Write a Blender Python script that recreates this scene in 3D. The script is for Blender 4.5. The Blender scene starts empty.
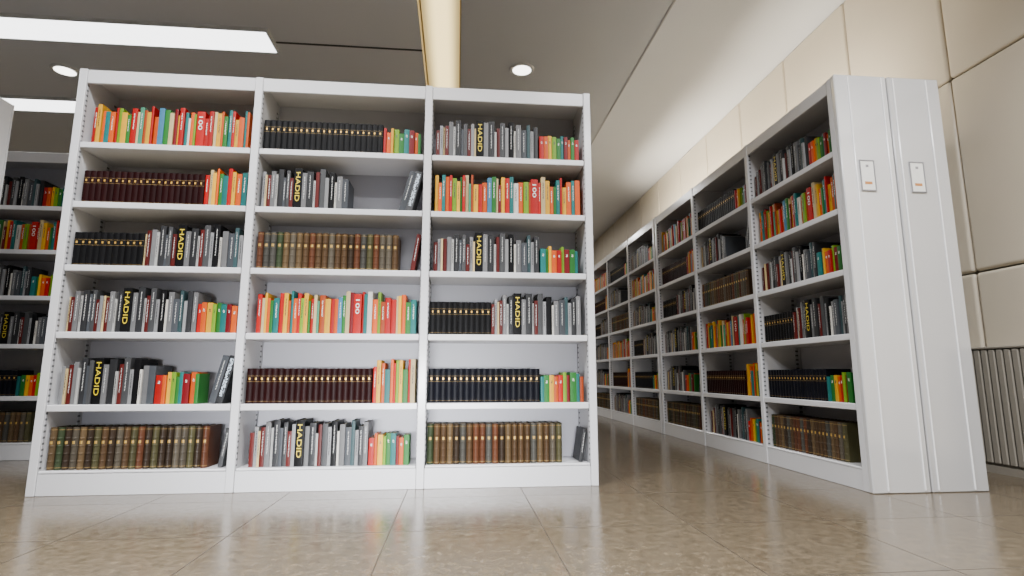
import bpy, bmesh, math, random
from mathutils import Matrix, Vector
R = math.radians
S = bpy.context.scene
COL = S.collection

# ------------------------------------------------------------------ materials
def newmat(name):
    m = bpy.data.materials.new(name); m.use_nodes = True
    nt = m.node_tree
    return m, nt, nt.nodes['Principled BSDF']

def mat(name, col, rough=.5, var=.08, nscale=30, metal=0, randv=0, spec=.5, bump=0, cut=0):
    m, nt, p = newmat(name)
    n = nt.nodes.new('ShaderNodeTexNoise'); n.inputs['Scale'].default_value = nscale; n.inputs['Detail'].default_value = 3
    tc = nt.nodes.new('ShaderNodeTexCoord'); nt.links.new(tc.outputs['Object'], n.inputs['Vector'])
    mr = nt.nodes.new('ShaderNodeMapRange')
    mr.inputs['To Min'].default_value = 1 - var; mr.inputs['To Max'].default_value = 1 + var
    nt.links.new(n.outputs['Fac'], mr.inputs['Value'])
    hsv = nt.nodes.new('ShaderNodeHueSaturation'); hsv.inputs['Color'].default_value = (*col, 1)
    src = mr.outputs['Result']
    if randv:
        oi = nt.nodes.new('ShaderNodeObjectInfo')
        m2 = nt.nodes.new('ShaderNodeMapRange'); m2.inputs['To Min'].default_value = 1 - randv; m2.inputs['To Max'].default_value = 1 + randv
        nt.links.new(oi.outputs['Random'], m2.inputs['Value'])
        mu = nt.nodes.new('ShaderNodeMath'); mu.operation = 'MULTIPLY'
        nt.links.new(src, mu.inputs[0]); nt.links.new(m2.outputs['Result'], mu.inputs[1]); src = mu.outputs[0]
    nt.links.new(src, hsv.inputs['Value'])
    nt.links.new(hsv.outputs['Color'], p.inputs['Base Color'])
    p.inputs['Roughness'].default_value = rough; p.inputs['Metallic'].default_value = metal
    p.inputs['Specular IOR Level'].default_value = spec
    if bump:
        b = nt.nodes.new('ShaderNodeBump'); b.inputs['Strength'].default_value = bump; b.inputs['Distance'].default_value = .01
        nt.links.new(n.outputs['Fac'], b.inputs['Height']); nt.links.new(b.outputs['Normal'], p.inputs['Normal'])
    if cut:      # small broken print: worn-through gaps between the strokes
        n2 = nt.nodes.new('ShaderNodeTexNoise'); n2.inputs['Scale'].default_value = cut; n2.inputs['Detail'].default_value = 1
        nt.links.new(tc.outputs['Object'], n2.inputs['Vector'])
        g = nt.nodes.new('ShaderNodeMath'); g.operation = 'GREATER_THAN'; g.inputs[1].default_value = .47
        nt.links.new(n2.outputs['Fac'], g.inputs[0]); nt.links.new(g.outputs[0], p.inputs['Alpha'])
    return m

def emit(name, col, st):
    m, nt, p = newmat(name)
    p.inputs['Base Color'].default_value = (*col, 1)
    n = nt.nodes.new('ShaderNodeTexNoise'); n.inputs['Scale'].default_value = 2
    mr = nt.nodes.new('ShaderNodeMapRange'); mr.inputs['To Min'].default_value = st * .95; mr.inputs['To Max'].default_value = st * 1.05
    nt.links.new(n.outputs['Fac'], mr.inputs['Value'])
    p.inputs['Emission Color'].default_value = (*col, 1)
    nt.links.new(mr.outputs['Result'], p.inputs['Emission Strength'])
    return m

STEEL = mat('white_painted_steel', (.56, .56, .575), .20, .03, 4)
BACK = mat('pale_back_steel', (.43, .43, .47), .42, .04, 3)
ENDM = mat('satin_end_steel', (.69, .69, .70), .13, .05, 1.5, metal=.3)
ENDM2 = mat('satin_end_steel_shaded', (.60, .60, .61), .15, .05, 1.5, metal=.3)  # greyer copy: shading of the right-hand end panel put into its colour
BEAD = mat('highlight_bead_steel', (.97, .97, .98), .10, .02, 4, metal=.2)  # near-white colour paints the highlight lines down the end panels
CARD = mat('card_paper', (.78, .77, .73), .6)
DARK = mat('dark_plastic', (.03, .03, .03), .4)
ORANGE = mat('orange_brown_print', (.50, .22, .07), .5)
GREYPL = mat('grey_plastic', (.25, .25, .26), .4)
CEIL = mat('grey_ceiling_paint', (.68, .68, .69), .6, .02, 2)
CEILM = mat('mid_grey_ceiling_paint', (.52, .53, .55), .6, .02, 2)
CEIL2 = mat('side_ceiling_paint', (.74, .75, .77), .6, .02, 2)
EDGE = mat('ceiling_edge_paint', (.42, .42, .42), .6)
WALLM = mat('cream_wall_panel', (.61, .54, .425), .36, .06, 1.5)
GAP = mat('panel_gap', (.17, .145, .11), .8)
PLAINW = mat('plain_wall', (.58, .53, .45), .7, .03, 2)
RAD = mat('brown_grey_slat_paint', (.27, .245, .205), .5)
RADB = mat('brown_grey_slat_back', (.13, .12, .10), .6)
LUMF = mat('luminaire_frame', (.6, .6, .6), .4)
LUM = emit('luminaire_diffuser', (.98, .99, 1), 4.5)
COVEB = mat('cove_cream', (.60, .51, .35), .6)
DOWN = emit('downlight_lens', (1, .97, .9), 6)
def cove_mat():
    m, nt, p = newmat('cove_diffuser')
    tc = nt.nodes.new('ShaderNodeTexCoord'); sx = nt.nodes.new('ShaderNodeSeparateXYZ'); nt.links.new(tc.outputs['Object'], sx.inputs[0])
    ab = nt.nodes.new('ShaderNodeMath'); ab.operation = 'ABSOLUTE'; nt.links.new(sx.outputs['X'], ab.inputs[0])
    mr = nt.nodes.new('ShaderNodeMapRange'); mr.interpolation_type = 'SMOOTHSTEP'
    mr.inputs['From Min'].default_value = .04; mr.inputs['From Max'].default_value = .18
    mr.inputs['To Min'].default_value = 2.9; mr.inputs['To Max'].default_value = .55  # shaded sides painted into the emission, brightest along the middle
    nt.links.new(ab.outputs[0], mr.inputs['Value'])
    p.inputs['Base Color'].default_value = (.6, .5, .3, 1)
    p.inputs['Emission Color'].default_value = (1, .77, .34, 1)
    nt.links.new(mr.outputs['Result'], p.inputs['Emission Strength'])
    return m
COVE = cove_mat()

def slot_mat():
    m, nt, p = newmat('slotted_steel')
    tc = nt.nodes.new('ShaderNodeTexCoord'); sx = nt.nodes.new('ShaderNodeSeparateXYZ')
    nt.links.new(tc.outputs['Object'], sx.inputs[0])
    md = nt.nodes.new('ShaderNodeMath'); md.operation = 'PINGPONG'; md.inputs[1].default_value = .015
    nt.links.new(sx.outputs['Z'], md.inputs[0])
    gt = nt.nodes.new('ShaderNodeMath'); gt.operation = 'GREATER_THAN'; gt.inputs[1].default_value = .0095
    nt.links.new(md.outputs[0], gt.inputs[0])
    mx = nt.nodes.new('ShaderNodeMix'); mx.data_type = 'RGBA'
    mx.inputs[6].default_value = (.42, .42, .44, 1); mx.inputs[7].default_value = (.09, .09, .095, 1)
    nt.links.new(gt.outputs[0], mx.inputs[0]); nt.links.new(mx.outputs[2], p.inputs['Base Color'])
    p.inputs['Roughness'].default_value = .4
    return m
SLOT = slot_mat()

def floor_mat():
    m, nt, p = newmat('brown_polished_tile')
    g = nt.nodes.new('ShaderNodeNewGeometry')
    mp = nt.nodes.new('ShaderNodeMapping'); mp.inputs['Location'].default_value = (.25, .1, 0)
    nt.links.new(g.outputs['Position'], mp.inputs['Vector'])
    br = nt.nodes.new('ShaderNodeTexBrick'); br.offset = 0; br.squash = 1
    br.inputs['Scale'].default_value = 1; br.inputs['Brick Width'].default_value = .6; br.inputs['Row Height'].default_value = .6
    br.inputs['Mortar Size'].default_value = .0028; br.inputs['Mortar Smooth'].default_value = .3; br.inputs['Bias'].default_value = 0
    br.inputs['Color1'].default_value = (.098, .076, .049, 1); br.inputs['Color2'].default_value = (.085, .066, .043, 1)
    br.inputs['Mortar'].default_value = (.034, .026, .018, 1)
    nt.links.new(mp.outputs[0], br.inputs['Vector'])
    n = nt.nodes.new('ShaderNodeTexNoise'); n.inputs['Scale'].default_value = 26; n.inputs['Detail'].default_value = 11; n.inputs['Roughness'].default_value = .8
    nt.links.new(g.outputs['Position'], n.inputs['Vector'])
    mr = nt.nodes.new('ShaderNodeMapRange'); mr.inputs['From Min'].default_value = .36; mr.inputs['From Max'].default_value = .64
    mr.inputs['To Min'].default_value = .58; mr.inputs['To Max'].default_value = 1.42
    nt.links.new(n.outputs['Fac'], mr.inputs['Value'])
    h = nt.nodes.new('ShaderNodeHueSaturation'); nt.links.new(br.outputs['Color'], h.inputs['Color']); nt.links.new(mr.outputs['Result'], h.inputs['Value'])
    nt.links.new(h.outputs['Color'], p.inputs['Base Color'])
    r2 = nt.nodes.new('ShaderNodeMapRange'); r2.inputs['From Min'].default_value = .35; r2.inputs['From Max'].default_value = .65
    r2.inputs['To Min'].default_value = .08; r2.inputs['To Max'].default_value = .28
    ad = nt.nodes.new('ShaderNodeMath'); ad.operation = 'MULTIPLY_ADD'; ad.inputs[1].default_value = .3
    nt.links.new(n.outputs['Fac'], r2.inputs['Value'])
    nt.links.new(br.outputs['Fac'], ad.inputs[0]); nt.links.new(r2.outputs['Result'], ad.inputs[2])
    nt.links.new(ad.outputs[0], p.inputs['Roughness'])
    b = nt.nodes.new('ShaderNodeBump'); b.inputs['Strength'].default_value = .09; b.inputs['Distance'].default_value = .004
    nt.links.new(n.outputs['Fac'], b.inputs['Height'])
    nt.links.new(b.outputs['Normal'], p.inputs['Normal'])
    p.inputs['Specular IOR Level'].default_value = .62
    return m
FLOOR = floor_mat()

# ------------------------------------------------------------------ mesh helpers
def tag(o, label, cat, group=None, kind=None):
    o['label'] = label; o['category'] = cat
    if group: o['group'] = group
    if kind: o['kind'] = kind
    return o

def empty(name, loc, rz=0):
    o = bpy.data.objects.new(name, None); COL.objects.link(o)
    o.location = loc; o.rotation_euler = (0, 0, rz); o.empty_display_size = .1
    return o

def bm_box(bm, x0, x1, y0, y1, z0, z1, bev=0, seg=1):
    m = Matrix.Translation(((x0+x1)/2, (y0+y1)/2, (z0+z1)/2)) @ Matrix.Diagonal((x1-x0, y1-y0, z1-z0, 1))
    r = bmesh.ops.create_cube(bm, size=1, matrix=m)
    if bev:
        es = set()
        for v in r['verts']: es.update(v.link_edges)
        bmesh.ops.bevel(bm, geom=list(es), offset=bev, segments=seg, affect='EDGES', profile=.5)

def mesh_of(bm, name, m, fix=True):
    if fix: bmesh.ops.recalc_face_normals(bm, faces=bm.faces)
    me = bpy.data.meshes.new(name); bm.to_mesh(me); bm.free()
    for mm in (m if isinstance(m, (list, tuple)) else [m]): me.materials.append(mm)
    return me

def link(name, me, parent=None, loc=(0, 0, 0)):
    o = bpy.data.objects.new(name, me); COL.objects.link(o); o.location = loc
    if parent: o.parent = parent
    return o

def box(name, dims, m, parent=None, bev=0, seg=1):
    bm = bmesh.new(); bm_box(bm, *dims, bev=bev, seg=seg)
    return link(name, mesh_of(bm, name, m), parent)

# ------------------------------------------------------------------ room
HC = 3.87
XW = 3.4
YB = 18.0
def struct(o, label, cat): return tag(o, label, cat, kind='structure')
struct(box('floor', (-7.6, 3.6, -5, YB, -.1, 0), FLOOR), 'brown polished tile floor running under all the bookcases', 'floor')
bm = bmesh.new()
bm_box(bm, -7.6, -.40, -5, YB, HC, HC+.3)
bm_box(bm, -.01, 1.866, -5, YB, HC, HC+.3)
bm_box(bm, -.40, -.01, -5, YB, HC+.19, HC+.33)
bm_box(bm, 1.866, 3.6, -5, YB, HC+.05, HC+.3)
me = mesh_of(bm, 'ceiling', [CEIL, CEILM, CEIL2, COVEB])
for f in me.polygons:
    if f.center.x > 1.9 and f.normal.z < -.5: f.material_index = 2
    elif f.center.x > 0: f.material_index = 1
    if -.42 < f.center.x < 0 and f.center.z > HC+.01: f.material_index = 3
struct(link('ceiling', me), 'grey painted ceiling with a paler strip along the right wall', 'ceiling')
bm = bmesh.new()
bm_box(bm, XW+.04, XW+.15, -5, YB, 0, HC+.06)
joints = [3.3 + .93*k for k in range(-4, 17)]
rows = [(.0, 1.27), (1.27, 2.64), (2.64, HC+.049)]
for a, b in zip(joints[:-1], joints[1:]):
    for z0, z1 in rows:
        bm_box(bm, XW, XW+.045, a+.005, min(b, YB)-.005, z0+.005, z1-.005, bev=.022, seg=4)
me = mesh_of(bm, 'wall_right', [WALLM, GAP])
for f in me.polygons:
    if abs(f.center.x - (XW+.04)) < .002 and f.area > 5: f.material_index = 1
struct(link('wall_right', me), 'cream wall of large padded panels on the right', 'wall')
struct(box('wall_back', (-7.6, 3.6, YB, YB+.1, 0, HC+.2), PLAINW), 'plain taupe wall far behind the bookcases', 'wall')
struct(box('wall_left', (-7.7, -7.6, -5, YB, 0, HC+.2), PLAINW), 'plain taupe wall beyond the left bookcases', 'wall')
struct(box('trim_1', (-1.84, -.40, 5.27, 5.292, HC-.006, HC+.01), DARK), 'thin dark joint line across the ceiling', 'trim')
struct(box('trim_2', (1.856, 1.872, -5, YB, HC-.008, HC+.06), EDGE), 'thin grey edge trim where the ceiling meets the side strip', 'trim')

# cove strip
c = empty('cove_light', (-.205, 3, HC+.15))
tag(c, 'warm golden light trough running along the ceiling', 'light')
box('diffuser', (-.18, .18, -7.9, 14.8, 0, .02), COVE, c)
box('housing', (-.187, .187, -8, 14.9, .02, .035), COVEB, c)

def lamp(kind, parent, loc, energy, color, rot=(0, 0, 0), **kw):
    l = bpy.data.lights.new('lamp', kind); l.energy = energy; l.color = color
    for k, v in kw.items(): setattr(l, k, v)
    lo = bpy.data.objects.new('lamp', l); COL.objects.link(lo); lo.location = loc; lo.rotation_euler = rot
    if parent: lo.parent = parent
    return lo

def luminaire(x0, x1, y0, y1, label, power, spread=180):
    cx, cy = (x0+x1)/2, (y0+y1)/2
    t = empty('ceiling_light', (cx, cy, HC-.035)); tag(t, label, 'light')
    w, d = (x1-x0)/2, (y1-y0)/2
    bm = bmesh.new()
    bm_box(bm, -w, w, -d, -d+.02, 0, .035); bm_box(bm, -w, w, d-.02, d, 0, .035)
    bm_box(bm, -w, -w+.02, -d+.02, d-.02, 0, .035); bm_box(bm, w-.02, w, -d+.02, d-.02, 0, .035)
    link('frame', mesh_of(bm, 'frame', LUMF), t)
    box('diffuser', (-w+.02, w-.02, -d+.02, d-.02, .006, .02), LUM, t)
    l = lamp('AREA', t, (0, 0, -.01), power, (.98, .985, 1), shape='RECTANGLE', size=2*w-.05, size_y=2*d-.05)
    l.data.spread = R(spread)
luminaire(-6.2, -1.85, 5.05, 5.44, 'long white ceiling light panel nearest, above front bookcase left end', 30)
luminaire(-6.2, -1.85, 6.68, 7.04, 'farther white ceiling light panel seen at left edge behind front bookcase', 22)
luminaire(-2.3, -.5, 1.2, 1.6, 'long white ceiling light panel over the aisle left of the camera', 275, 128)
luminaire(.9, 2.3, .6, 1.0, 'short white ceiling light panel over the aisle right of the camera', 200, 140)
luminaire(-3.0, -.9, -1.2, -.8, 'long white ceiling light panel behind the camera on left', 15)
luminaire(.8, 2.6, -1.2, -.8, 'short white ceiling light panel behind the camera on right', 140)
luminaire(.1, 1.2, 9.0, 9.4, 'unseen fill light panel added on the ceiling far behind the front bookcase', 60)  # this and the next: unseen panels added to brighten the far aisle
luminaire(.1, 1.2, 12.0, 12.4, 'farthest fill light panel added on the ceiling, hidden beyond the front bookcase', 130)

def downlight(x, y, label, power):
    t = empty('downlight', (x, y, HC-.02)); tag(t, label, 'light', None)
    bm = bmesh.new()
    for i in range(32):
        a, b = 2*math.pi*i/32, 2*math.pi*(i+1)/32
        v = [bm.verts.new((r*math.cos(q), r*math.sin(q), z)) for q in (a, b) for r, z in ((.1, .004), (.125, 0), (.135, .02))]
        bm.faces.new((v[0], v[1], v[4], v[3])); bm.faces.new((v[1], v[2], v[5], v[4]))
    bmesh.ops.remove_doubles(bm, verts=bm.verts, dist=.0005)
    link('rim', mesh_of(bm, 'rim', LUMF), t)
    bm = bmesh.new(); bmesh.ops.create_circle(bm, cap_ends=True, segments=32, radius=.102)
    link('lens', mesh_of(bm, 'lens', DOWN), t, (0, 0, .006))
    lamp('SPOT', t, (0, 0, -.03), power, (1, .93, .82), spot_size=R(110), spot_blend=.8, shadow_soft_size=.1)
downlight(.65, 5.53, 'round recessed downlight above the right end of front bookcase', 50)
downlight(-4.28, 6.03, 'round recessed downlight at upper left beside light panels', 25)

# unseen strips added on the right-hand bookcases to brighten the wall behind
def added_wall_wash(y0, y1, label, power):
    t = empty('added_wall_wash', (2.30, (y0+y1)/2, 2.305)); tag(t, label, 'light')
    h = (y1-y0)/2
    box('housing', (-.05, .05, -h, h, 0, .04), LUMF, t)
    box('diffuser', (-.035, .04, -h+.02, h-.02, .04, .05), DOWN, t)
    l = lamp('AREA', t, (.05, 0, .065), power, (1, .91, .75), (R(180), R(60), 0), shape='RECTANGLE', size=.06, size_y=2*h-.1)
    l.data.spread = R(105)
added_wall_wash(3.7, 5.6, 'unseen wall-wash strip added on top of the nearer right bookcase', 30)
added_wall_wash(5.9, 8.6, 'unseen wall-wash strip added on top of the farther right bookcase', 75)
# added low fill lamp behind the camera, brightening the lower shelves
lw = lamp('AREA', None, (-.35, -.6, .5), 24, (.95, .965, 1), (R(84), 0, 0), shape='RECTANGLE', size=1.6, size_y=.3); lw.name = 'low_fill_lamp'
lw.data.spread = R(42)

# slatted radiator at the right wall
t = empty('radiator', (3.33, 3.3, 0)); tag(t, 'brown-grey vertical slatted radiator cover along right wall', 'radiator')
box('case', (.0, .06, -1.3, 1.6, .04, .76), RADB, t)
bm = bmesh.new()
for k in range(58):
    y = -1.29 + .05*k
    bm_box(bm, -.014, .0, y, y+.04, .06, .755, bev=.005)
link('slats', mesh_of(bm, 'slats', RAD), t)
box('top_cap', (-.018, .065, -1.31, 1.61, .76, .775), RAD, t, .004)
box('base', (-.012, .06, -1.3, 1.6, 0, .045), RAD, t)

# ------------------------------------------------------------------ bookcases
W, H, D = 2.913, 2.3, .32
UP = .042
ZS = [.12, .448, .823, 1.18, 1.53, 1.87]
HEAD = 2.215
ET = .032
def bookcase(name, loc, rz, label, end=None, cat='bookcase', group=None):
    t = empty(name, loc, rz); tag(t, label, cat, group)
    bw = W/3
    cx = [UP/2, bw, 2*bw, W-UP/2]
    for i, x in enumerate(cx):
        u = box('upright', (x-UP/2, x+UP/2, 0, D-.012, 0, H), STEEL, t, .003)
        for s in (-1, 1):
            if (i == 0 and s < 0) or (i == 3 and s > 0): continue
            xa, xb = (x+UP/2, x+UP/2+.0025) if s > 0 else (x-UP/2-.0025, x-UP/2)
            box('slotted_strip', (xa, xb, .012, .026, .13, HEAD), SLOT, u)
            box('slotted_strip', (xa, xb, D-.06, D-.04, .13, HEAD), SLOT, u)
    for i in range(3):
        a, b = cx[i]+UP/2+.001, cx[i+1]-UP/2-.001
        box('back_panel', (a, b, D-.02, D-.012, .0, H-.005), BACK, t)
        for k, z in enumerate(ZS):
            bm = bmesh.new()
            bm_box(bm, a+.003, b-.003, .004, D-.022, z-.034 if k else z-.012, z, bev=.003)
            link('shelf', mesh_of(bm, 'shelf', STEEL), t)
        box('plinth', (a, b, .006, .03, 0, ZS[0]-.013), STEEL, t, .002)
        box('top_rail', (a, b, .003, .022, HEAD, H-.004), STEEL, t, .003)
        box('top_panel', (a, b, .022, D-.022, H-.03, H-.006), STEEL, t)
    box('back_sheet', (0, W, D-.011, D, 0, H), STEEL, t)
    if end:
        s = 1 if end == 'front' else -1
        xe = W if end == 'front' else 0
        def bx(n, xa, xb, y0, y1, z0, z1, m, p, bev=0):
            A, B = sorted((xe+s*xa, xe+s*xb)); return box(n, (A, B, y0, y1, z0, z1), m, p, bev)
        e = bx('end_panel', 0, ET, -.002, D-.002, 0, H+.004, ENDM if end == 'front' else ENDM2, t, .005)
        for yy in (.08, D-.035):
            bx('bead', ET-.001, ET+.007, yy-.0045, yy+.0045, .01, H-.006, BEAD, e, .0035)
        yc = .143 if end == 'front' else .20
        h = bx('card_holder', ET, ET+.004, yc-.045, yc+.045, 1.61, 1.79, STEEL, t, .0015)
        h['label'] = 'framed card holder on the end panel'
        bm = bmesh.new()
        ring = [(-.045, .045, 1.610, 1.616), (-.045, .045, 1.784, 1.79), (-.045, -.039, 1.616, 1.784), (.039, .045, 1.616, 1.784)]
        for a, b, z0, z1 in ring:
            A, B = sorted((xe+s*(ET+.004), xe+s*(ET+.007))); bm_box(bm, A, B, yc+a, yc+b, z0, z1)
        link('holder_frame', mesh_of(bm, 'holder_frame', GREYPL), h)
        bx('card', ET+.004, ET+.0048, yc-.038, yc+.038, 1.617, 1.783, CARD, h)
        bx('card_mark', ET+.0048, ET+.0055, yc-.008, yc+.008, 1.748, 1.762, GREYPL, h)
        bx('card_print', ET+.0048, ET+.0055, yc-.022, yc+.022, 1.648, 1.664, ORANGE, h)
    return t

FRONT = ((-2.13, 3.107, 0), 0)
RIGHT = ((2.122, 2.79+W, 0), R(-90))
FAR = ((2.122, 2.79+2*W+.03, 0), R(-90))
LEFTB = ((-2.88-W, 4.4, 0), 0)
bookcase('bookcase', *FRONT, 'wide white three-bay steel bookcase facing the camera in front')
bookcase('bookcase', *RIGHT, 'white steel bookcase at right receding along the wall, nearest one', end='front')
bookcase('bookcase', (2.122+2*D+.004, 2.79, 0), R(90), 'white bookcase back-to-back behind the right one, showing only its end', end='mirror')
bookcase('bookcase', *FAR, 'farther white bookcase continuing the right-hand row into the distance')
bookcase('bookcase', *LEFTB, 'white bookcase standing behind, glimpsed left of the front bookcase')
bookcase('bookcase', (-2.84-W, 3.30, 0), 0, 'white bookcase at left edge showing only its upper end corner')

# ------------------------------------------------------------------ books
CC = {
 'black': (.0045, .0045, .005), 'oxblood': (.010, .0015, .0017), 'navy': (.003, .0033, .006),
 'red': (.28, .003, .002), 'orange': (.42, .060, .003), 'yellow': (.48, .25, .010), 'cream': (.40, .31, .155),
 'green': (.013, .105, .016), 'lime': (.115, .215, .010), 'teal': (.007, .10, .096), 'crimson': (.115, .002, .005), 'rust': (.22, .032, .004), 'white': (.45, .43, .39), 'sea green': (.04, .18, .105), 'sky blue': (.032, .12, .205),
 'charcoal': (.018, .0185, .020), 'dark grey': (.042, .043, .045), 'grey': (.11, .11, .112), 'pale grey': (.28, .28, .27), 'slate': (.038, .042, .048), 'maroon': (.065, .006, .005), 'beige': (.30, .235, .15), 'silver': (.18, .182, .186), 'blue': (.035, .052, .080), 'dark teal': (.022, .046, .050),
 'brown': (.050, .028, .013), 'tan': (.078, .050, .024), 'olive': (.044, .040, .018), 'rust brown': (.068, .024, .011), 'dark brown': (.024, .015, .009), 'moss green': (.026, .037, .017), 'ash brown': (.060, .050, .036), 'ash grey': (.043, .041, .035),
}
BM = {k: mat('cover_' + k.replace(' ', '_'), v, .45, .14, 25, randv=.18, spec=.10 if k in ('oxblood', 'navy', 'black') else .22) for k, v in CC.items()}
PAGES = mat('page_edges', (.46, .40, .28), .8, .15, 60)
GILT = mat('gilt_foil', (.60, .37, .08), .35, .15, metal=.4)
DGILT = mat('gilt_band', (.40, .25, .06), .45, .2, metal=.3)
LGILT = mat('worn_gilt', (.24, .155, .05), .5, .3, metal=.2)
LRED = mat('red_leather_label', (.075, .010, .008), .5)
LGREEN = mat('green_leather_label', (.012, .036, .016), .5)
YEL = mat('olive_yellow_print', (.50, .38, .015), .5)
WHT = mat('white_print', (.6, .6, .56), .5)
GRYP = mat('grey_print', (.22, .22, .215), .5)
WHTC = mat('broken_white_print', (.50, .50, .46), .5, cut=210)
GRYC = mat('broken_grey_print', (.40, .40, .39), .5, cut=210)
DARKC = mat('broken_dark_print', (.025, .025, .025), .5, cut=210)
BLUEC = mat('broken_pale_blue_print', (.42, .49, .56), .5, cut=95)

NA = 6
def arc(t, c, n=NA):
    return [(-t/2 + t*i/n, c*(2*i/n-1)**2) for i in range(n+1)]
def strip(bm, t, c, z0, z1, f0=-1, f1=1, off=.0007, n=6):
    lo = []; hi = []
    for i in range(n+1):
        f = f0 + (f1-f0)*i/n
        lo.append(bm.verts.new((f*t/2, c*f*f - off, z0))); hi.append(bm.verts.new((f*t/2, c*f*f - off, z1)))
    for i in range(n): bm.faces.new((lo[i], lo[i+1], hi[i+1], hi[i]))

def cover_mesh(t, h, d, c, m, bandm, bands, raised=()):
    b = .0025
    base = [(-t/2, d)] + arc(t, c) + [(t/2, d), (t/2-b, d), (t/2-b, c+.005), (-t/2+b, c+.005), (-t/2+b, d)]
    zs = {0: 0, h: 0}
    for a, e in bands: zs[a] = 0; zs[e] = 0
    for z in raised: zs[z-.005] = 0; zs[z-.003] = .002; zs[z+.003] = .002; zs[z+.005] = 0
    lv = sorted(zs)
    bm = bmesh.new(); rings = []
    for z in lv:
        rings.append([bm.verts.new((x, y - (zs[z] if 2 <= i <= NA else 0), z)) for i, (x, y) in enumerate(base)])
    n = len(base)
    for k in range(len(lv)-1):
        zc = (lv[k]+lv[k+1])/2
        inb = any(a <= zc <= e for a, e in bands)
        for i in range(n):
            f = bm.faces.new((rings[k][i], rings[k][(i+1) % n], rings[k+1][(i+1) % n], rings[k+1][i]))
            if inb and 1 <= i <= NA: f.material_index = 1
    bm.faces.new(rings[0][::-1]); bm.faces.new(rings[-1])
    return mesh_of(bm, 'cover', [m, bandm])

def text_mesh(s, length, height, m, y):
    cu = bpy.data.curves.new('txt', 'FONT'); cu.body = s; cu.size = 1; cu.offset = .004; cu.extrude = 0
    o = bpy.data.objects.new('txt', cu); COL.objects.link(o)
    dg = bpy.context.evaluated_depsgraph_get(); dg.update()
    me = bpy.data.meshes.new_from_object(o.evaluated_get(dg))
    bpy.data.objects.remove(o); bpy.data.curves.remove(cu)
    xs = [v.co.x for v in me.vertices]; ys = [v.co.y for v in me.vertices]
    x0, x1, y0, y1 = min(xs), max(xs), min(ys), max(ys)
    for v in me.vertices:
        a = ((v.co.x-x0)/(x1-x0)-.5)*length; b = ((v.co.y-y0)/(y1-y0)-.5)*height
        v.co = (b, y, -a)
    me.materials.clear(); me.materials.append(m)
    return me

cache = {}
def book_meshes(kind, colr, t, h, d):
    t = round(t*1000)/1000; h = round(h*500)/500; d = round(d*100)/100
    key = (kind, colr, t, h, d)
    if key in cache: return cache[key]
    c = {'gilt': min(.005, t*.15), 'leather': min(.014, t*.40)}.get(kind, .0012)
    b = .0025
    m = BM[colr]; light = colr in ('cream', 'white', 'yellow', 'lime', 'beige', 'pale grey', 'silver')
    bands = []; raised = (); bandm = GILT; lab = None
    if kind == 'gilt':
        bandm = LGILT
        bands = [(h*.62, h*.627), (h*.78, h*.787), (h*.06, h*.065)]; lab = (h*.67, h*.735, -.30, .30, GILT)
    elif kind == 'leather':
        bands = [(h*.05, h*.062), (h*.94, h*.952)]; raised = [h*f for f in (.2, .38, .56, .74)]; bandm = LGILT
        lab = (h*.61, h*.68, -.42, .42, DGILT)
    elif kind == 'titled':
        bands = [(h*.10, h*.12)] if t > .036 else []; bandm = GRYP if not light else DARK
        w_ = min(.30, .0045/t)
        lab = (h*.28, h*.90, -w_, w_, DARKC if light else GRYC)
    elif kind == 'lettered':
        bandm = GRYP
        lab = (h*.14, h*.94, -.55, .55, BLUEC)
    elif kind == 'paper':
        bandm = DARK if light else WHT
        lab = (h*.44, h*.86, -.22, .22, DARKC if light else WHTC)
    elif kind == 'small':
        bandm = DARK if light else WHT
        lab = (h*.70, h*.80, -.32, .32, DARKC if light else WHTC)
    parts = [('cover', cover_mesh(t, h, d, c, m, bandm, bands, raised))]
    bm = bmesh.new(); bm_box(bm, -t/2+b, t/2-b, c+.005, d-.004, .003, h-.004)
    parts.append(('pages', mesh_of(bm, 'pages', PAGES)))
    if lab:
        bm = bmesh.new(); strip(bm, t, c, *lab[:4])
        parts.append(('spine_label', mesh_of(bm, 'spine_label', lab[4], fix=False)))
    elif kind == 'hadid':
        me = text_mesh('HADID', h*.72, t*.54, YEL, -.0015)
        for v in me.vertices: v.co.z += h*.55
        parts.append(('spine_lettering', me))
    elif kind == 'hundred':
        me = text_mesh('100', h*.36, t*.50, WHT, -.0015)
        for v in me.vertices: v.co.z += h*.68
        parts.append(('spine_lettering', me))
    cache[key] = parts
    return parts

def run_gilt(width, colr, r):
    n = max(3, round(width/.032)); t = width/n
    return [('gilt', colr, t-.0008, .186, .16, 'gilt_volume', {'black': 'black gilt-banded volume', 'oxblood': 'dark red gilt-banded volume', 'navy': 'blue-black gilt-banded volume'}[colr]) for _ in range(n)]
def run_leather(width, r):
    n = max(3, round(width/.036)); t = width/n
    out = []
    for k in range(n):
        cl = ['brown', 'olive', 'rust brown', 'ash brown', 'moss green', 'dark brown', 'ash grey', 'tan', 'brown', 'rust brown'][r.randrange(10)]
        out.append(('leather', cl, t-.0022, .212, .16, 'leather_volume', cl + ' leather volume'))
    return out
PAL = ['red', 'cream', 'yellow', 'orange', 'green', 'teal', 'red', 'yellow', 'orange', 'teal', 'orange', 'red', 'lime', 'yellow', 'green', 'red', 'cream', 'sea green', 'rust', 'yellow', 'red', 'orange', 'sky blue', 'green', 'cream', 'crimson', 'yellow', 'red', 'teal', 'white', 'orange', 'lime', 'rust', 'red']
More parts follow.
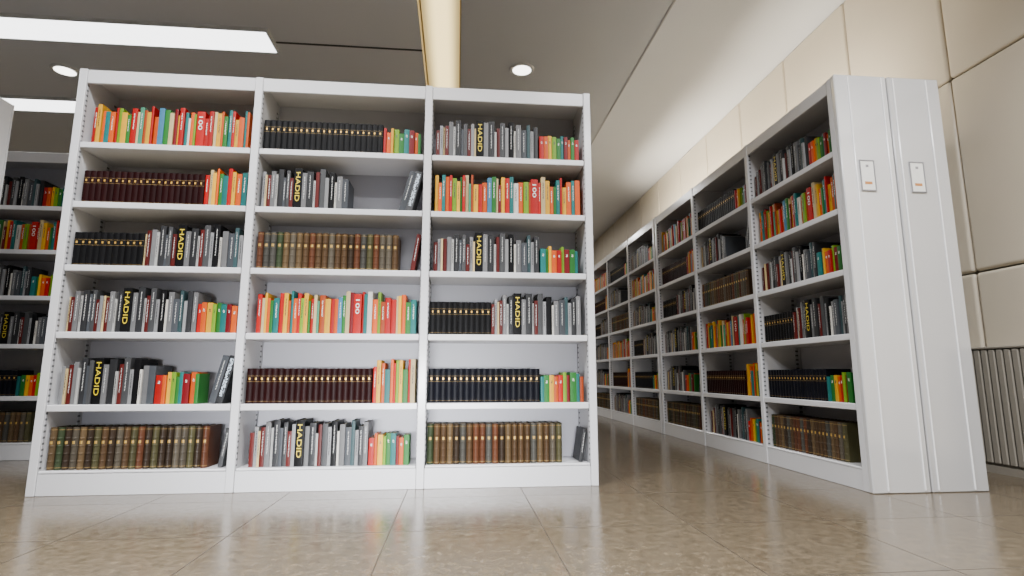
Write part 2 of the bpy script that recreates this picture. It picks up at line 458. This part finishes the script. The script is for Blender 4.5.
def run_paper(width, r):
    s = 0; k = 0; items = []; o = r.randrange(8)
    while s < width - .010:
        big = (k % 38 == 26)
        t = .044 if big else r.choice([.013, .017, .02, .023, .026, .03])
        cl = 'red' if big else PAL[(k+o) % len(PAL)]
        items.append(['hundred' if big else ('paper' if t > .016 and r.random() < .6 else 'plain'), cl, t, .225 if big else r.choice([.182, .196, .205, .215, .224, .232, .238]), .15, 'paperback_book', ('white-numbered red paperback' if big else cl + ' paperback')])
        s += t; k += 1
    f = width/s
    for it in items: it[2] = it[2]*f - .001
    return [tuple(i) for i in items]
def run_small(width, r):
    seq = ['red', 'orange', 'yellow', 'lime', 'green', 'teal', 'crimson', 'orange', 'green', 'red'] if r.random() < .5 else ['teal', 'green', 'yellow', 'orange', 'red', 'lime', 'crimson', 'green', 'teal', 'rust']
    n = max(6, min(10, round(width/.025)))
    ts = [r.choice([.7, .9, 1.1, 1.3]) for _ in range(n)]; f = width/sum(ts)
    return [('small' if ts[k] > .8 else 'plain', seq[k], ts[k]*f-.001, r.choice([.142, .15, .158, .166]), .13, 'pocket_book', 'small %s paperback' % seq[k]) for k in range(n)]
PRE = [('maroon', .022, .182), ('silver', .018, .212), ('cream', .012, .19), ('maroon', .022, .205), ('grey', .026, .226), ('pale grey', .014, .195), ('charcoal', .030, .240), ('slate', .016, .2), ('dark grey', .022, .222)]
POST = [('grey', .026, .222), ('charcoal', .036, .240), ('pale grey', .013, .186), ('maroon', .02, .215), ('dark grey', .03, .236), ('silver', .02, .196), ('black', .032, .240), ('white', .012, .180), ('grey', .03, .216), ('slate', .034, .2), ('dark teal', .02, .230), ('silver', .02, .19), ('charcoal', .026, .222)]
def run_grey(width, r, hfrac_w):
    def fill(lst, w, start):
        its = []; s = 0; k = start
        while s < w - .012:
            cl, t, h = lst[k % len(lst)]; k += 1
            its.append([cl, t, h + r.choice([-.016, -.006, 0, .006])]); s += t
        for i in its: i[1] *= w/s
        return its
    hw = .046
    pre = fill(PRE, max(.03, hfrac_w - hw/2), r.randrange(3)); post = fill(POST, max(.03, width - hfrac_w - hw/2), 0)
    def mk(i):
        cl, t, h = i
        return ('titled' if r.random() < .75 else 'plain', cl, t-.001, h, .17, 'hardback_book', cl + ' hardback')
    return [mk(i) for i in pre] + [('hadid', 'black', hw-.001, .240, .18, 'hardback_book', 'yellow-lettered black hardback')] + [mk(i) for i in post]

LAY = {  # rows from the top; bays left, middle, right
 (0, 0): [('paper', .03, .97)], (0, 1): [('gilt', .005, .74, 'black'), ('small', .745, .98)], (0, 2): [('grey', .02, .70, .31), ('small', .71, .98)],
 (1, 0): [('gilt', .02, .73, 'oxblood'), ('paper', .735, .985)], (1, 1): [('grey', .015, .54, .23), ('lean', 2, 'dark grey', .25, .036, 14)], (1, 2): [('paper', .02, .98)],
 (2, 0): [('gilt', .01, .41, 'black'), ('grey', .412, .985, .62)], (2, 1): [('leather', .01, .86), ('lean', 1, 'maroon', .22, .024, 9)], (2, 2): [('grey', .02, .70, .31), ('small', .71, .96)],
 (3, 0): [('grey', .02, .75, .35), ('small', .755, .985)], (3, 1): [('paper', .04, .98)], (3, 2): [('gilt', .005, .39, 'black'), ('grey', .392, .97, .56)],
 (4, 0): [('grey', .03, .55, .23), ('small', .555, .80), ('lean', 2, 'charcoal', .255, .034, 13)], (4, 1): [('gilt', .01, .73, 'oxblood'), ('paper', .735, .985)], (4, 2): [('gilt', .005, .70, 'navy'), ('small', .705, .98)],
 (5, 0): [('leather', .005, .88), ('lean', 1, 'dark grey', .2, .022, 9)], (5, 1): [('grey', .05, .72, .33), ('small', .725, .96)], (5, 2): [('leather', .005, .84), ('lean', 1, 'charcoal', .18, .02, 9)],
}
def compartment(row, bay, seed):
    r = random.Random(seed)
    bw = W/3; cx = [UP/2, bw, 2*bw, W-UP/2]
    a, b = cx[bay]+UP/2+.006, cx[bay+1]-UP/2-.006
    w = b-a; z = ZS[5-row]
    out = []
    for sg in LAY[(row, bay)]:
        if sg[0] == 'lean':
            _, cnt, col0, hh, tt, deg = sg
            ang = R(deg)
            xr = b - hh*math.sin(ang) - .002
            its = []
            for k in range(cnt):
                xb = xr - k*(tt+.001)/math.cos(ang)
                cl = col0 if k == 0 else 'slate'
                spec = ('lettered' if cnt > 1 and k == 0 else 'titled', cl, tt, hh, .17, 'hardback_book', 'leaning %s hardback' % cl)
                its.append((spec, xb - tt/2*math.cos(ang), z + tt/2*math.sin(ang)+.0005, ang))
            out += its[::-1]
            continue
        x0, x1 = a + sg[1]*w, a + sg[2]*w
        L = x1-x0
        if sg[0] == 'paper': items = run_paper(L, r)
        elif sg[0] == 'gilt': items = run_gilt(L, sg[3], r)
        elif sg[0] == 'leather': items = run_leather(L, r)
        elif sg[0] == 'small': items = run_small(L, r)
        else: items = run_grey(L, r, (sg[3]-sg[1])*w)
        tot = sum(i[2] for i in items); gap = (L-tot)/len(items)
        x = x0
        for i in items:
            out.append((i, x + i[2]/2, z, 0)); x += i[2] + gap
    return out

ORD = 'first second third fourth fifth sixth seventh eighth ninth tenth eleventh twelfth thirteenth fourteenth fifteenth sixteenth seventeenth eighteenth nineteenth twentieth'.split()
TEN = {20: 'twenty', 30: 'thirty', 40: 'forty', 50: 'fifty'}
TENTH = {20: 'twentieth', 30: 'thirtieth', 40: 'fortieth', 50: 'fiftieth'}
def ordinal(n):   # n from 0
    n += 1
    if n <= 20: return ORD[n-1]
    return TENTH[n] if n % 10 == 0 else TEN[n//10*10] + '-' + ORD[n % 10 - 1]
ROWN = ['top shelf', 'second shelf down', 'third shelf down', 'fourth shelf down', 'fifth shelf down', 'bottom shelf']
INSET = .034
CAM = Vector((0, 0, .6))
places = []     # (apparent size, name, spec, point, tilt, rz, label, group)
def list_books(case, bays, baynames, casename):
    (ox, oy, oz), rz = case
    M = Matrix.Translation((ox, oy, oz)) @ Matrix.Rotation(rz, 4, 'Z')
    nrm = (M.to_3x3() @ Vector((0, -1, 0)))
    for bay in bays:
        for row in range(6):
            grp = 'books on the %s, %s bay of %s' % (ROWN[row], baynames[bay], casename)
            for n, (spec, x, z, tilt) in enumerate(compartment(row, bay, row*10+bay)):
                kind, colr, t, h, d, name, look = spec
                rr = random.Random(row*1000+bay*100+n)
                p = M @ Vector((x, INSET + rr.uniform(0, .003 if kind in ('gilt', 'leather') else .016), z+.0005))
                v = CAM - p
                size = t*h*max(.01, v.normalized().dot(nrm))/v.length_squared
                label = '%s, %s book from left, %s, %s bay of %s' % (look, ordinal(n), ROWN[row], baynames[bay], casename)
                places.append((size, name, spec, p, tilt, rz, label, grp))
list_books(FRONT, (0, 1, 2), ['left', 'middle', 'right'], 'front bookcase')
list_books(RIGHT, (0, 1, 2), ['farthest', 'middle', 'nearest'], 'right bookcase')
list_books(LEFTB, (2,), ['', '', 'visible'], 'left-edge bookcase')
rest = []
byname = {}
for q in places: byname.setdefault(q[1], []).append(q)
for nm, lst in byname.items():
    order = sorted(lst, key=lambda q: -q[0])
    keep = set(id(q) for q in order[:296])
    for q in lst:
        if id(q) not in keep: rest.append(q); continue
        _, name, spec, p, tilt, rz, label, grp = q
        o = empty(name, p); o.rotation_euler = (0, tilt, rz)
        tag(o, label, 'book', grp)
        for pn, me in book_meshes(*spec[:5]): link(pn, me, o)

# everything beyond the largest individuals, mostly the far right bookcase: one object
(ox, oy, oz), frz = FAR
M0 = Matrix.Translation((ox, oy, oz)) @ Matrix.Rotation(frz, 4, 'Z')
far = []
for bay in range(3):
    for row in range(6):
        for spec, x, z, tilt in compartment(row, bay, row*10+bay):
            far.append((spec, M0 @ Vector((x, INSET+.004, z+.0005)), tilt, frz))
far += [(q[2], q[3], q[4], q[5]) for q in rest]
mats = []; V = []; F = []; MI = []
for spec, p, tilt, rz in far:
    M = Matrix.Translation(p) @ Matrix.Rotation(rz, 4, 'Z') @ Matrix.Rotation(tilt, 4, 'Y')
    for pn, me in book_meshes(*spec[:5]):
        idx = []
        for m in me.materials:
            if m not in mats: mats.append(m)
            idx.append(mats.index(m))
        base = len(V)
        V += [tuple(M @ v.co) for v in me.vertices]
        for f in me.polygons:
            F.append([base+i for i in f.vertices]); MI.append(idx[f.material_index])
me = bpy.data.meshes.new('books'); me.from_pydata(V, [], F)
for m in mats: me.materials.append(m)
me.polygons.foreach_set('material_index', MI); me.update()
tag(link('books', me), 'rows of small distant books toward the far end of the right-hand bookcases', 'books', kind='stuff')

# ------------------------------------------------------------------ world, camera
w = bpy.data.worlds.new('World'); S.world = w; w.use_nodes = True
bg = w.node_tree.nodes['Background']; bg.inputs[0].default_value = (.9, .95, 1, 1); bg.inputs[1].default_value = .03
cam = bpy.data.cameras.new('Camera'); cam.sensor_width = 36; cam.lens = 555/1024*36
co = bpy.data.objects.new('Camera', cam); COL.objects.link(co)
co.location = (0, 0, .6); co.rotation_euler = (R(98.9), 0, R(-5.6))
S.camera = co
